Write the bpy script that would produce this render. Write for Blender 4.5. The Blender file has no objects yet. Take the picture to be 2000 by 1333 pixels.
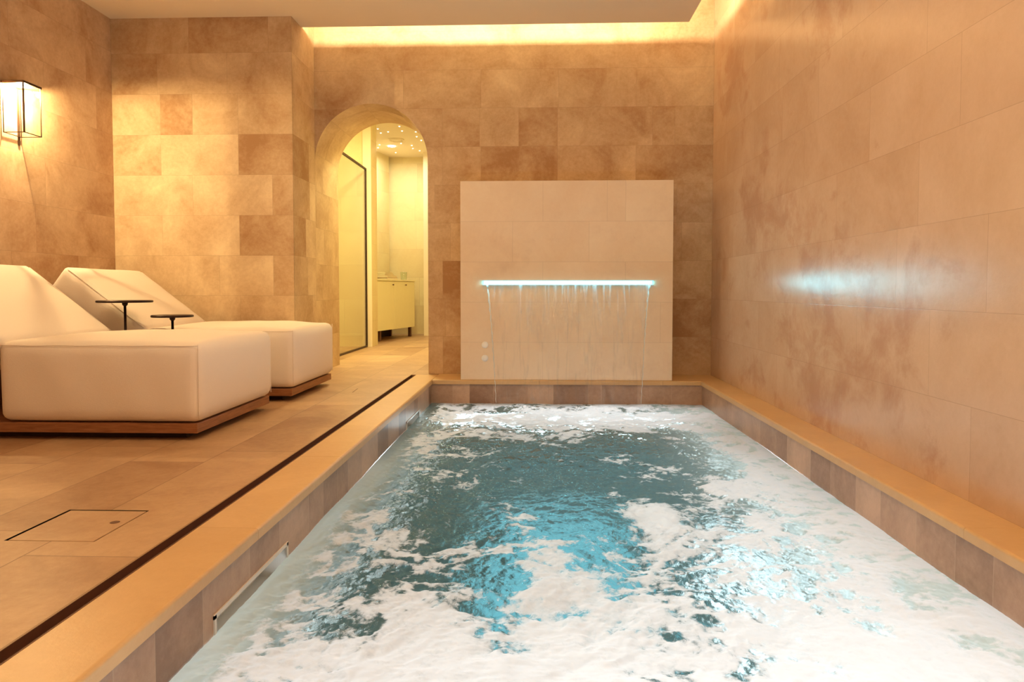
import bpy, bmesh, math, random
import numpy as np
from mathutils import Vector, Matrix

random.seed(7)
rng = np.random.default_rng(11)
scn = bpy.context.scene
col = scn.collection

# ------------------------------------------------------------------ camera
cam_d = bpy.data.cameras.new('camera')
cam = bpy.data.objects.new('camera', cam_d)
col.objects.link(cam)
cam_d.sensor_width = 36.0
cam_d.lens = 36.0 * 1350 / 2000
cam_d.shift_y = -49.5 / 2000
cam_d.clip_start = 0.02
cam.location = (0, 0, 0.70)
cam.rotation_euler = (math.radians(90) - math.atan(50 / 1350), 0, math.atan(50 / 1350))
scn.camera = cam

# ------------------------------------------------------------------ world, view
w = bpy.data.worlds.new('world')
scn.world = w
w.use_nodes = True
w.node_tree.nodes['Background'].inputs[0].default_value = (1.0, 0.75, 0.5, 1)
w.node_tree.nodes['Background'].inputs[1].default_value = 0.0
scn.view_settings.view_transform = 'Standard'
scn.view_settings.look = 'None'
scn.view_settings.gamma = 1
scn.view_settings.use_curve_mapping = False
scn.view_settings.exposure = 0.06

# room dimensions (metres; deck level z = 0)
XL, XR = -3.246, 1.427          # left and right wall faces
YP, YB = 5.212, 5.735           # pier face, back wall face
XA0, XA1 = -1.854, -0.911       # arch jambs
YA = 6.40                     # far face of the back wall
ZC = 2.76                     # soffit underside
ZT = 3.10                     # cove top
YN = -2.2                     # wall behind the camera
PX0, PX1 = -0.82, 1.257       # pool inner edges
PY0, PY1 = -1.0, 5.345
ZW = -0.185                   # water level

# ------------------------------------------------------------------ room lights
def light(name, kind, loc, energy, color, rot=(0, 0, 0), size=0.1, size_y=None, parent=None, spot=None):
    d = bpy.data.lights.new(name, kind)
    d.energy = energy
    d.color = color
    if kind == 'AREA':
        d.size = size
        if size_y:
            d.shape = 'RECTANGLE'
            d.size_y = size_y
    else:
        d.shadow_soft_size = size
        if spot:
            d.spot_size = math.radians(spot)
            d.spot_blend = 0.7
    o = bpy.data.objects.new(name, d)
    col.objects.link(o)
    o.location = loc
    o.rotation_euler = rot
    if parent:
        o.parent = parent
    return o

R90 = math.radians(90)
WARM = (1.0, 0.70, 0.34)
COVE = (1.0, 0.80, 0.50)
YEL = (1.0, 0.84, 0.40)
POOLW = (0.80, 0.93, 1.0)
CYAN = (0.22, 0.80, 1.0)
# LED strips lying on top of the dropped ceiling, hidden behind its edge
light('cove_light_back', 'AREA', (-0.35, 5.34, 2.785), 26, COVE, (R90, 0, 0), 2.95, 0.02)
light('cove_light_side', 'AREA', (1.10, 1.9, 2.785), 45, COVE, (R90, 0, -R90), 6.9, 0.02)
# unseen overhead fill added above the deck and pool
for i, (x, y, e) in enumerate([(-0.2, 2.7, 10), (-1.5, -0.6, 9), (0.5, 0.8, 10), (-0.2, -1.2, 11)]):
    light('ceiling_downlight', 'AREA', (x, y, ZC - 0.02), e, (1.0, 0.68, 0.43), (0, 0, 0), 0.35)
# lights of the corridor beyond the arch
light('corridor_downlight', 'AREA', (-2.10, 10.05, 2.74), 19, (1.0, 0.90, 0.64), (0, 0, 0), 0.25)
light('corridor_downlight', 'AREA', (-1.45, 7.1, 2.74), 62, YEL, (0, 0, 0), 0.3)  # added yellow fill for the arch reveal, no known fitting
light('shower_downlight', 'AREA', (-2.8, 7.6, 2.7), 14, YEL, (0, 0, 0), 0.3)
# pool lights, under water
light('pool_strip', 'AREA', (PX0 + .02, 2.1, -.75), 4, POOLW, (R90, 0, -R90), 6.0, .12)
light('pool_strip', 'AREA', (PX1 - .02, 2.1, -.75), 14, POOLW, (R90, 0, R90), 6.0, .12)
light('pool_strip', 'AREA', (.22, PY1 - .02, -.60), 12, POOLW, (R90, 0, math.pi), 1.8, .12)
light('pool_strip', 'AREA', (.22, PY0 + .02, -.70), 25, POOLW, (R90, 0, 0), 1.8, .12)
light('pool_light', 'AREA', (.12, 3.15, -1.12), 2.6, CYAN, (math.pi, 0, 0), 0.7, 1.5)
# pair of unseen uplights, added to brighten the ceiling
light('hanging_uplight', 'AREA', (-1.2, 2.2, 2.2), 20, (1.0, 0.78, 0.48), (math.pi, 0, 0), 0.10, 1.0)
light('hanging_uplight', 'AREA', (0.4, 1.6, 2.2), 14, (1.0, 0.72, 0.48), (math.pi, 0, 0), 0.10, 1.0)
light('pool_light', 'AREA', (.22, 1.15, -1.12), 13.5, POOLW, (math.pi, 0, 0), 1.8, .8)
light('pool_light', 'AREA', (1.0, 2.4, -1.12), 7.5, POOLW, (math.pi, 0, 0), .35, 2.4)

# ------------------------------------------------------------------ helpers
def link(name, me, mats=None, parent=None):
    o = bpy.data.objects.new(name, me)
    col.objects.link(o)
    if mats is not None:
        for m in (mats if isinstance(mats, (list, tuple)) else [mats]):
            me.materials.append(m)
    if parent:
        o.parent = parent
    return o

def obj(name, bm, mat, parent=None, smooth=False):
    bmesh.ops.recalc_face_normals(bm, faces=bm.faces)
    me = bpy.data.meshes.new(name)
    bm.to_mesh(me)
    bm.free()
    if smooth:
        me.polygons.foreach_set('use_smooth', [True] * len(me.polygons))
    return link(name, me, mat, parent)

def tag(o, label=None, cat=None, group=None, kind=None):
    if label: o['label'] = label
    if cat: o['category'] = cat
    if group: o['group'] = group
    if kind: o['kind'] = kind
    return o

def struct(o, label=None):
    o['kind'] = 'structure'
    if label:
        o['label'] = label
        o['category'] = {'w': 'wall', 'f': 'floor', 'c': 'ceiling', 't': 'trim', 'd': 'door'}[o.name[0]]
    return o

def thing(name, label, cat, loc=(0, 0, 0), rz=0, group=None):
    o = bpy.data.objects.new(name, None)
    o.empty_display_size = 0.1
    col.objects.link(o)
    o.location = loc
    o.rotation_euler = (0, 0, rz)
    return tag(o, label, cat, group)

def add_box(bm, x0, x1, y0, y1, z0, z1, bev=0.0, seg=2, mat=None):
    r = bmesh.ops.create_cube(bm, size=1)
    vs = r['verts']
    for v in vs:
        v.co = Vector((x0 + (v.co.x + .5) * (x1 - x0), y0 + (v.co.y + .5) * (y1 - y0), z0 + (v.co.z + .5) * (z1 - z0)))
        if mat is not None:
            v.co = mat @ v.co
    if bev > 0:
        es = list({e for v in vs for e in v.link_edges})
        bmesh.ops.bevel(bm, geom=es, offset=bev, segments=seg, affect='EDGES', profile=0.5)

def box(name, mat, dims, parent=None, bev=0.0, seg=2):
    bm = bmesh.new()
    add_box(bm, *dims, bev=bev, seg=seg)
    return obj(name, bm, mat, parent)

def add_lathe(bm, prof, cx, cy, n=48):
    rings = []
    for r, z in prof:
        if r < 1e-5:
            rings.append([bm.verts.new((cx, cy, z))])
        else:
            rings.append([bm.verts.new((cx + r * math.cos(2 * math.pi * i / n), cy + r * math.sin(2 * math.pi * i / n), z)) for i in range(n)])
    for a, b in zip(rings[:-1], rings[1:]):
        for i in range(n):
            j = (i + 1) % n
            if len(a) == 1 and len(b) == 1: continue
            if len(a) == 1: bm.faces.new((a[0], b[i], b[j]))
            elif len(b) == 1: bm.faces.new((a[i], a[j], b[0]))
            else: bm.faces.new((a[i], a[j], b[j], b[i]))

def add_tube(bm, pts, rad, n=10):
    rings = []
    P = [Vector(p) for p in pts]
    for i, p in enumerate(P):
        t = (P[min(i + 1, len(P) - 1)] - P[max(i - 1, 0)]).normalized()
        up = Vector((0, 0, 1)) if abs(t.z) < 0.9 else Vector((0, 1, 0))
        a = t.cross(up).normalized(); b = t.cross(a).normalized()
        r = rad[i] if isinstance(rad, (list, tuple)) else rad
        rings.append([bm.verts.new(p + a * r * math.cos(2 * math.pi * k / n) + b * r * math.sin(2 * math.pi * k / n)) for k in range(n)])
    for a, b in zip(rings[:-1], rings[1:]):
        for k in range(n):
            bm.faces.new((a[k], a[(k + 1) % n], b[(k + 1) % n], b[k]))
    bm.faces.new(rings[0]); bm.faces.new(rings[-1][::-1])

# ------------------------------------------------------------------ materials
class NT:
    def __init__(s, name):
        s.m = bpy.data.materials.new(name)
        s.m.use_nodes = True
        s.t = s.m.node_tree
        s.b = s.t.nodes['Principled BSDF']
        s.out = s.t.nodes['Material Output']
    def n(s, k, **kw):
        nd = s.t.nodes.new(k)
        for a, v in kw.items():
            setattr(nd, a, v)
        return nd
    def l(s, a, b):
        s.t.links.new(a, b)
    def math(s, op, a, b=None, clamp=False):
        nd = s.n('ShaderNodeMath', operation=op, use_clamp=clamp)
        for i, v in enumerate((a, b)):
            if v is None: continue
            if isinstance(v, (int, float)): nd.inputs[i].default_value = v
            else: s.l(v, nd.inputs[i])
        return nd.outputs[0]
    def mix(s, f, a, b):
        nd = s.n('ShaderNodeMix', data_type='RGBA')
        for i, v in ((0, f), (6, a), (7, b)):
            if isinstance(v, (int, float)): nd.inputs[i].default_value = v
            elif isinstance(v, tuple): nd.inputs[i].default_value = (*v, 1) if len(v) == 3 else v
            else: s.l(v, nd.inputs[i])
        return nd.outputs[2]
    def noise(s, scale, detail=4, rough=0.55, vec=None, dist=0.0):
        nd = s.n('ShaderNodeTexNoise')
        nd.inputs['Scale'].default_value = scale
        nd.inputs['Detail'].default_value = detail
        nd.inputs['Roughness'].default_value = rough
        nd.inputs['Distortion'].default_value = dist
        if vec is not None: s.l(vec, nd.inputs['Vector'])
        return nd.outputs['Fac']
    def ramp(s, f, stops):
        nd = s.n('ShaderNodeValToRGB')
        e = nd.color_ramp.elements
        while len(e) < len(stops): e.new(0.5)
        for k, (p, c) in zip(e, stops):
            k.position = p
            k.color = (c, c, c, 1) if isinstance(c, (int, float)) else (*c, 1)
        s.l(f, nd.inputs[0])
        return nd.outputs[0]
    def obj(s, scale=None):
        tc = s.n('ShaderNodeTexCoord')
        v = tc.outputs['Object']
        if scale:
            mp = s.n('ShaderNodeMapping')
            mp.inputs['Scale'].default_value = scale
            s.l(v, mp.inputs[0]); v = mp.outputs[0]
        return v

def stone(name, light_c, dark_c, joint=(0.30, 0.20, 0.13), jw=0.0016, rough=0.38, stains=0.0, bump=0.08, stain_c=(0.36, 0.17, 0.10), spec=0.5, jmix=0.55, rvar=0.06):
    """limestone slabs: tone per slab, clouding, pits, a thin joint round each slab"""
    s = NT(name)
    v = s.obj()
    at = s.n('ShaderNodeAttribute', attribute_name='tone')
    uv = s.n('ShaderNodeAttribute', attribute_name='slab_uv')
    sz = s.n('ShaderNodeAttribute', attribute_name='slab_size')
    # shift clouding by tone, so the pattern breaks at each joint
    off = s.n('ShaderNodeVectorMath', operation='SCALE'); s.l(at.outputs['Vector'], off.inputs[0]); off.inputs['Scale'].default_value = 37.0
    va = s.n('ShaderNodeVectorMath', operation='ADD'); s.l(v, va.inputs[0]); s.l(off.outputs[0], va.inputs[1])
    vv = va.outputs[0]
    cloud = s.noise(2.6, 6, 0.62, vv, 0.6)
    fine = s.noise(38, 5, 0.7, vv)
    f = s.math('ADD', at.outputs['Fac'], s.math('MULTIPLY', s.math('SUBTRACT', cloud, 0.5), 1.7))
    f = s.math('ADD', f, s.math('MULTIPLY', s.math('SUBTRACT', fine, 0.5), 0.6), True)
    c = s.mix(f, dark_c, light_c)
    pits = s.ramp(s.noise(14, 8, 0.75, vv), [(0.66, 0.0), (0.74, 1.0)])
    c = s.mix(s.math('MULTIPLY', pits, 0.35), c, stain_c)
    if stains:
        big = s.noise(0.9, 3, 0.5, v)
        st = s.noise(3.0, 8, 0.68, v, 0.35)
        st = s.ramp(s.math('ADD', st, s.math('MULTIPLY', s.math('SUBTRACT', big, 0.5), 0.8)), [(0.56, 0.0), (0.72, 1.0)])
        c = s.mix(s.math('MULTIPLY', st, stains), c, stain_c)
    su = s.n('ShaderNodeSeparateXYZ'); s.l(uv.outputs['Vector'], su.inputs[0])
    ss = s.n('ShaderNodeSeparateXYZ'); s.l(sz.outputs['Vector'], ss.inputs[0])
    du = s.math('MINIMUM', su.outputs[0], s.math('SUBTRACT', ss.outputs[0], su.outputs[0]))
    dv = s.math('MINIMUM', su.outputs[1], s.math('SUBTRACT', ss.outputs[1], su.outputs[1]))
    d = s.math('MINIMUM', du, dv)
    j = s.math('SUBTRACT', 1.0, s.math('DIVIDE', d, jw, True), True)
    c = s.mix(s.math('MULTIPLY', j, jmix), c, joint)
    s.l(c, s.b.inputs['Base Color'])
    s.b.inputs['Specular IOR Level'].default_value = spec
    rr = s.math('ADD', rough, s.math('MULTIPLY', s.math('SUBTRACT', cloud, 0.5), rvar))
    s.l(rr, s.b.inputs['Roughness'])
    bp = s.n('ShaderNodeBump'); bp.inputs['Strength'].default_value = bump; bp.inputs['Distance'].default_value = 0.01
    s.l(s.math('SUBTRACT', s.noise(24, 7, 0.65, vv), s.math('MULTIPLY', j, 0.5)), bp.inputs['Height'])
    s.l(bp.outputs[0], s.b.inputs['Normal'])
    return s.m

def plain(name, c, rough=0.6, metal=0.0, noise=0.0, nscale=30, bump=0.0, emit=None, es=0):
    s = NT(name)
    s.b.inputs['Base Color'].default_value = (*c, 1)
    s.b.inputs['Roughness'].default_value = rough
    s.b.inputs['Metallic'].default_value = metal
    nf = s.noise(nscale, 5, 0.6, s.obj())
    if noise:
        s.l(s.mix(nf, tuple(k * (1 - noise) for k in c), tuple(min(1, k * (1 + noise)) for k in c)), s.b.inputs['Base Color'])
    if bump:
        bp = s.n('ShaderNodeBump'); bp.inputs['Strength'].default_value = bump; bp.inputs['Distance'].default_value = 0.004
        s.l(nf, bp.inputs['Height']); s.l(bp.outputs[0], s.b.inputs['Normal'])
    if emit:
        s.b.inputs['Emission Color'].default_value = (*emit, 1)
        s.b.inputs['Emission Strength'].default_value = es
    return s.m

def thin_glass(name, tint=(1, 1, 1), gloss=0.12, rough=0.02, bump=0.0, bscale=(1, 1, 1)):
    s = NT(name)
    tr = s.n('ShaderNodeBsdfTransparent'); tr.inputs[0].default_value = (*tint, 1)
    gl = s.n('ShaderNodeBsdfGlossy'); gl.inputs['Roughness'].default_value = rough
    fr = s.n('ShaderNodeLayerWeight')
    mx = s.n('ShaderNodeMixShader')
    s.l(s.math('ADD', gloss * .4, s.math('MULTIPLY', s.math('POWER', fr.outputs['Facing'], 5.0), .8), True), mx.inputs[0])
    s.l(tr.outputs[0], mx.inputs[1]); s.l(gl.outputs[0], mx.inputs[2])
    if bump:
        bp = s.n('ShaderNodeBump'); bp.inputs['Strength'].default_value = bump; bp.inputs['Distance'].default_value = 0.02
        s.l(s.noise(5, 3, 0.6, s.obj(bscale)), bp.inputs['Height'])
        s.l(bp.outputs[0], gl.inputs['Normal']); s.l(bp.outputs[0], fr.inputs['Normal'])
    s.l(mx.outputs[0], s.out.inputs[0])
    return s.m

M = {}
M['wall'] = stone('wall_limestone', (0.79, 0.63, 0.41), (0.41, 0.235, 0.115), stains=0.10, rough=.62, spec=.25)
M['wall_right'] = stone('wall_limestone_veined', (0.72, 0.52, 0.37), (0.58, 0.385, 0.25), stains=0.55, rough=0.235, rvar=0.0, spec=0.6, jw=0.0014, stain_c=(0.46, 0.23, 0.14))
M['wall_left'] = stone('wall_limestone_ruddy', (0.76, 0.565, 0.37), (0.38, 0.20, 0.10), stains=0.10, rough=.62, spec=.25)  # redder copy of the wall stone, with shade put into its colour
M['feature'] = stone('feature_limestone', (0.90, 0.74, 0.54), (0.80, 0.61, 0.42), stains=0.12, rough=0.35, jw=0.0013)
M['floor'] = stone('floor_limestone', (0.60, 0.40, 0.225), (0.33, 0.175, 0.085), jmix=.85, joint=(0.12, 0.06, 0.03), jw=0.0028, rough=0.42, bump=0.14)
M['coping'] = stone('coping_limestone', (0.70, 0.47, 0.23), (0.57, 0.35, 0.155), rough=0.36, bump=0.12)
M['pooltile'] = stone('pool_wall_limestone', (0.62, 0.42, 0.29), (0.27, 0.155, 0.095), joint=(0.62, 0.48, 0.34), jw=0.002, rough=0.3)
M['corridor'] = stone('corridor_limestone', (0.84, 0.74, 0.44), (0.74, 0.60, 0.32), rough=0.45)
M['plaster'] = plain('ceiling_plaster', (0.90, 0.79, 0.60), 0.8, noise=0.03, nscale=200, bump=0.03)
M['fabric'] = plain('outdoor_fabric', (0.92, 0.83, 0.73), 0.9, noise=0.05, nscale=260, bump=0.25)
M['wood'] = None
s = NT('teak_wood')
s.l(s.ramp(s.noise(7, 6, 0.6, s.obj((1.2, 1.2, 14)), 0.5), [(0.3, (0.22, 0.085, 0.032)), (0.7, (0.40, 0.17, 0.07))]), s.b.inputs['Base Color'])
s.b.inputs['Roughness'].default_value = 0.45
M['wood'] = s.m
M['black'] = plain('dark_bronze_metal', (0.035, 0.016, 0.012), 0.4, 0.5, noise=0.1)
M['lantern'] = plain('lantern_frame_metal', (0.05, 0.022, 0.012), 0.45, 0.4, noise=0.1)
M['channel'] = plain('drain_channel', (0.15, 0.065, 0.035), 0.5, 0.3, noise=0.2)
M['white'] = plain('white_skimmer_plastic', (0.72, 0.68, 0.62), 0.35, noise=0.02)
M['button'] = plain('button_steel', (0.96, 0.92, 0.86), 0.3, 0.0, noise=0.03)
M['cabinet'] = plain('cabinet_lacquer', (0.88, 0.80, 0.48), 0.5, noise=0.03, nscale=8)
M['dark'] = plain('dark_recess', (0.05, 0.025, 0.015), 0.7, noise=0.2)
M['glass'] = thin_glass('clear_glass', (0.97, 0.98, 0.96), 0.10)
M['led'] = plain('led_blade', (0.8, 0.95, 1.0), 0.4, emit=(0.10, 0.80, 1.0), es=8.0)
M['bulb'] = plain('lantern_led_disc', (1, 0.9, 0.7), 0.4, emit=(1.0, 0.80, 0.50), es=60.0)
M['star'] = plain('star_led', (1, 0.95, 0.8), 0.4, emit=(1.0, 0.92, 0.62), es=6.0)
M['spot'] = plain('downlight_lens', (1, 0.95, 0.8), 0.4, emit=(1.0, 0.95, 0.80), es=40.0)
M['paper_a'] = plain('magazine_cover_tan', (0.62, 0.36, 0.22), 0.5, noise=0.08)
M['paper_b'] = plain('magazine_cover_cream', (0.80, 0.72, 0.50), 0.5, noise=0.05)

# ------------------------------------------------------------------ stone slab surfaces
def half_clip(poly, p, q):
    """keep the part of a convex (u, v) polygon left of the line p -> q"""
    out = []
    def side(a): return (q[0] - p[0]) * (a[1] - p[1]) - (q[1] - p[1]) * (a[0] - p[0])
    for i, a in enumerate(poly):
        b = poly[(i + 1) % len(poly)]
        sa, sb = side(a), side(b)
        if sa >= 0: out.append(a)
        if (sa > 1e-9 and sb < -1e-9) or (sa < -1e-9 and sb > 1e-9):
            t = sa / (sa - sb)
            out.append((a[0] + (b[0] - a[0]) * t, a[1] + (b[1] - a[1]) * t))
    return out

def rect_minus(rects, h):
    out = []
    for (a, b, c, d) in rects:
        if h[1] <= a or h[0] >= b or h[3] <= c or h[2] >= d:
            out.append((a, b, c, d)); continue
        if a < h[0]: out.append((a, h[0], c, d))
        if b > h[1]: out.append((h[1], b, c, d))
        x0, x1 = max(a, h[0]), min(b, h[1])
        if c < h[2]: out.append((x0, x1, c, h[2]))
        if d > h[3]: out.append((x0, x1, h[3], d))
    return out

def random_rows(u0, u1, v0, v1, vh, voff, lmin, lmax, tlo, thi, rnd):
    """courses of slabs: list of (v0, v1, cuts, tones)"""
    rows = []
    k = math.floor((v0 - voff) / vh)
    v = voff + k * vh
    while v < v1 - 1e-4:
        a, b = max(v, v0), min(v + vh, v1)
        if b - a > 0.002:
            cuts = [u0]
            x = u0 - rnd.uniform(0.1, lmax * 0.8)
            while True:
                x += rnd.uniform(lmin, lmax)
                if x >= u1 - 0.03: break
                if x > u0 + 0.03: cuts.append(x)
            cuts.append(u1)
            tones = [rnd.uniform(tlo, thi) if rnd.random() > 0.16 else rnd.uniform(0.05, 0.22) * (1 if tlo < .4 else 1.8) for _ in cuts[:-1]]
            rows.append([a, b, cuts, tones])
        v += vh
    return rows

def slabs(name, mat, O, U, V, rows, depth=0.12, arch=None, holes=(), parent=None, spots=(), solid=True):
    O, U, V = Vector(O), Vector(U), Vector(V)
    N = U.cross(V).normalized()
    verts, faces, tone, fuv, fsz = [], [], [], [], []
    def put(poly, u0, v0, w, h, t):
        if len(poly) < 3: return
        i = len(verts)
        for (a, b) in poly:
            verts.append(O + U * a + V * b)
            fuv.append((a - u0, b - v0, 0)); fsz.append((w, h, 0))
        faces.append(list(range(i, i + len(poly))))
        tone.append(t)
    for (v0, v1, cuts, tones) in rows:
        for k in range(len(cuts) - 1):
            u0, u1 = cuts[k], cuts[k + 1]
            t = tones[k]
            for (su, sv, st) in spots:
                if u0 <= su < u1 and v0 <= sv < v1: t = st
            w_, h_ = u1 - u0, v1 - v0
            rects = [(u0, u1, v0, v1)]
            for h in holes: rects = rect_minus(rects, h)
            for (a, b, c, d) in rects:
                if arch is None or b <= arch[0] or a >= arch[1]:
                    put([(a, c), (b, c), (b, d), (a, d)], u0, v0, w_, h_, t); continue
                if a < arch[0]: put([(a, c), (arch[0], c), (arch[0], d), (a, d)], u0, v0, w_, h_, t)
                if b > arch[1]: put([(arch[1], c), (b, c), (b, d), (arch[1], d)], u0, v0, w_, h_, t)
                A = arch
                x0, x1 = max(a, A[0]), min(b, A[1])
                # the arch outline: facets shared with its intrados
                xs = [x for x in A[3] if x0 < x < x1]
                xs = [x0] + xs + [x1]
                for p, q in zip(xs[:-1], xs[1:]):
                    zp, zq = A[2](p), A[2](q)
                    if d <= min(zp, zq): continue
                    poly = half_clip([(p, c), (q, c), (q, d), (p, d)], (p, zp), (q, zq))
                    put(poly, u0, v0, w_, h_, t)
    if solid:
        us = [c for r in rows for c in (r[2][0], r[2][-1])]; vs = [c for r in rows for c in (r[0], r[1])]
        u0, u1, v0, v1 = min(us), max(us), min(vs), max(vs)
        if arch is None and not holes:
            def P(a, b, n): return O + U * a + V * b - N * n
            for q in ([(u0, v0, 0), (u0, v1, 0), (u0, v1, depth), (u0, v0, depth)],
                      [(u1, v0, 0), (u1, v0, depth), (u1, v1, depth), (u1, v1, 0)],
                      [(u0, v0, 0), (u0, v0, depth), (u1, v0, depth), (u1, v0, 0)],
                      [(u0, v1, 0), (u1, v1, 0), (u1, v1, depth), (u0, v1, depth)],
                      [(u0, v0, depth), (u0, v1, depth), (u1, v1, depth), (u1, v0, depth)]):
                i = len(verts)
                for (a, b, n) in q:
                    verts.append(P(a, b, n)); fuv.append((.5, .5, 0)); fsz.append((1, 1, 0))
                faces.append([i, i + 1, i + 2, i + 3]); tone.append(0.5)
    me = bpy.data.meshes.new(name)
    me.from_pydata([tuple(v) for v in verts], [], faces)
    a = me.attributes.new('tone', 'FLOAT', 'FACE'); a.data.foreach_set('value', tone)
    a = me.attributes.new('slab_uv', 'FLOAT_VECTOR', 'POINT'); a.data.foreach_set('vector', [c for v in fuv for c in v])
    a = me.attributes.new('slab_size', 'FLOAT_VECTOR', 'POINT'); a.data.foreach_set('vector', [c for v in fsz for c in v])
    me.update()
    return link(name, me, mat, parent)

rnd = random.Random(5)
# ---- left wall
rows = random_rows(YN, YP, 0, ZT, 0.314, 0.0, 0.45, 0.95, 0.5, 0.58, rnd)
for r_ in rows: r_[3] = [max(.45, q) for q in r_[3]]
o = slabs('wall_left', M['wall_left'], (XL, 0, 0), (0, 1, 0), (0, 0, 1), rows)
# U x V = Y x Z = +X : faces the room
struct(o)
# ---- right wall: U x V must face -X
rows = random_rows(-YB, -YN, 0, ZT, 0.314, 0.0, 0.5, 1.0, 0.5, 0.72, rnd)
for r_ in rows: r_[3] = [max(.42, q) for q in r_[3]]
struct(slabs('wall_right', M['wall_right'], (XR, 0, 0), (0, -1, 0), (0, 0, 1), rows))
# ---- near wall, behind the camera (faces +Y)
rows = random_rows(-XR, -XL, 0, ZT, 0.318, 0, 0.5, 1.0, 0.4, 0.75, rnd)
struct(slabs('wall_near', M['wall'], (0, YN, 0), (-1, 0, 0), (0, 0, 1), rows))

# ---- pier left of the arch: front face Y = YP, side face X = XA0
def px(x, Y): return Y * math.tan(math.atan((x - 1000) / 1350) - math.atan(50 / 1350))
h = 0.306
zt = 2.494
rows = []
lay = [([225, 377, 530, 572], [.42, .22, .45]), ([225, 315, 450, 572], [.30, .5, .5]), ([225, 320, 382, 470, 572], [.45, .27, .55, .5]),
       ([225, 320, 470, 572], [.38, .68, .15]), ([225, 380, 535, 572], [.75, .72, .35]), ([225, 320, 470, 572], [.7, .75, .22]),
       ([225, 430, 535, 572], [.72, .7, .5]), ([225, 320, 470, 572], [.6, .7, .55]), ([225, 380, 500, 572], [.6, .5, .6])]
for i, (c, t) in enumerate(lay):
    top = ZT if i == 0 else zt - (i - 1) * h
    bot = max(0.0, zt - i * h) if i < len(lay) - 1 else 0.0
    rows.append([bot, top, [px(x, YP) for x in c], t])
for r in rows: r[2][0] = XL; r[2][-1] = XA0 - .001
pier = slabs('wall_pier', M['wall'], (0, YP, 0), (1, 0, 0), (0, 0, 1), rows, depth=0.50)
struct(pier)
rows = []
for i in range(len(lay)):
    top = ZT if i == 0 else zt - (i - 1) * h
    bot = max(0.0, zt - i * h) if i < len(lay) - 1 else 0.0
    a = [YP, YP + rnd.uniform(.2, .45), YP + rnd.uniform(.8, 1.0), YA]
    rows.append([bot, top, a, [lay[i][1][-1], rnd.uniform(.4, .7), rnd.uniform(.4, .7)]])
# pier side above and beside the arch jamb (faces +X)
rows_a = [[r[0], r[1], [YP] + [c for c in r[2][1:-1] if c < YB - .03] + [YB], r[3]] for r in rows]
struct(slabs('wall_pier_side', M['wall'], (XA0, 0, 0), (0, 1, 0), (0, 0, 1), rows_a, solid=False))

# ---- back wall with the arch
ZS, RA = 1.772, (XA1 - XA0) / 2
XC = (XA0 + XA1) / 2
arc = [XC - RA * math.cos(math.pi * k / 64) for k in range(65)]
def arch_z(x): return ZS + math.sqrt(max(0.0, RA * RA - (x - XC) ** 2))
rows = []
lay = {8: ([615, 1394], [.5]), 7: ([615, 790, 940, 1090, 1240, 1394], [.5, .38, .52, .45, .5]),
       6: ([615, 715, 865, 937, 1013, 1088, 1272, 1315, 1394], [.3, .45, .3, .5, .3, .42, .32, .45]),
       5: ([615, 790, 865, 940, 1088, 1240, 1394], [.3, .5, .42, .25, .48, .4]),
       4: ([615, 850, 1000, 1160, 1320, 1394], [.5, .45, .5, .45, .4]), 3: ([615, 836, 880, 1100, 1330, 1394], [.5, .45, .5, .4, .42]),
       2: ([615, 836, 865, 900, 1310, 1394], [.5, .5, .12, .5, .38]), 1: ([615, 836, 870, 900, 1314, 1394], [.5, .42, .35, .5, .12]),
       0: ([615, 836, 865, 900, 1310, 1394], [.5, .55, .4, .5, .36])}
for k in range(9, -1, -1):
    c, t = lay.get(k, ([615, 900, 1200, 1394], [.5, .5, .5]))
    cuts = [px(x, YB) for x in c]; cuts[0] = XA0; cuts[-1] = XR
    rows.append([k * .314, min(ZT, (k + 1) * .314) if k < 9 else ZT, cuts, t])
wb = slabs('wall_back', M['wall'], (0, YB, 0), (1, 0, 0), (0, 0, 1), rows, arch=(XA0, XA1, arch_z, arc))
struct(wb)
# arch reveal: jambs and curved intrados, wall 0.8 m thick, plus the wall's far face
prof = [(XA0, 0.0)] + [(XA0, z) for z in (.3, .6, .9, 1.2, 1.5)] + [(x, arch_z(x)) for x in arc] + [(XA1, z) for z in (1.5, 1.2, .9, .6, .3, 0)]
verts, faces, tone, fuv, fsz = [], [], [], [], []
prnd = random.Random(3)
cums = [0]
for a, b in zip(prof[:-1], prof[1:]): cums.append(cums[-1] + math.dist(a, b))
total = cums[-1]
# wall depth is faced with two staggered slabs per course
course, nxt, s0 = [], 0, 0
lens = []
p = 0
while p < total:
    L = 0.306
    lens.append((p, min(p + L, total), prnd.uniform(.25, .6) * (YA - YB) + YB, prnd.uniform(.4, .7), prnd.uniform(.4, .7)))
    p += L
for i in range(len(prof) - 1):
    sa, sb = cums[i], cums[i + 1]
    for (c0, c1, ym, t0, t1) in lens:
        a, b = max(sa, c0), min(sb, c1)
        if b - a < 1e-5: continue
        fa, fb = (a - sa) / (sb - sa), (b - sa) / (sb - sa)
        pa = (prof[i][0] + (prof[i + 1][0] - prof[i][0]) * fa, prof[i][1] + (prof[i + 1][1] - prof[i][1]) * fa)
        pb = (prof[i][0] + (prof[i + 1][0] - prof[i][0]) * fb, prof[i][1] + (prof[i + 1][1] - prof[i][1]) * fb)
        for (y0, y1, t) in ((YB, ym, t0), (ym, YA, t1)):
            k = len(verts)
            for (pp, y, ss) in ((pa, y0, a), (pb, y0, b), (pb, y1, b), (pa, y1, a)):
                verts.append((pp[0], y, pp[1])); fuv.append((ss - c0, y - y0, 0)); fsz.append((c1 - c0, y1 - y0, 0))
            faces.append([k, k + 1, k + 2, k + 3]); tone.append(t)
me = bpy.data.meshes.new('wall_arch_reveal')
me.from_pydata(verts, [], faces)
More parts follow.
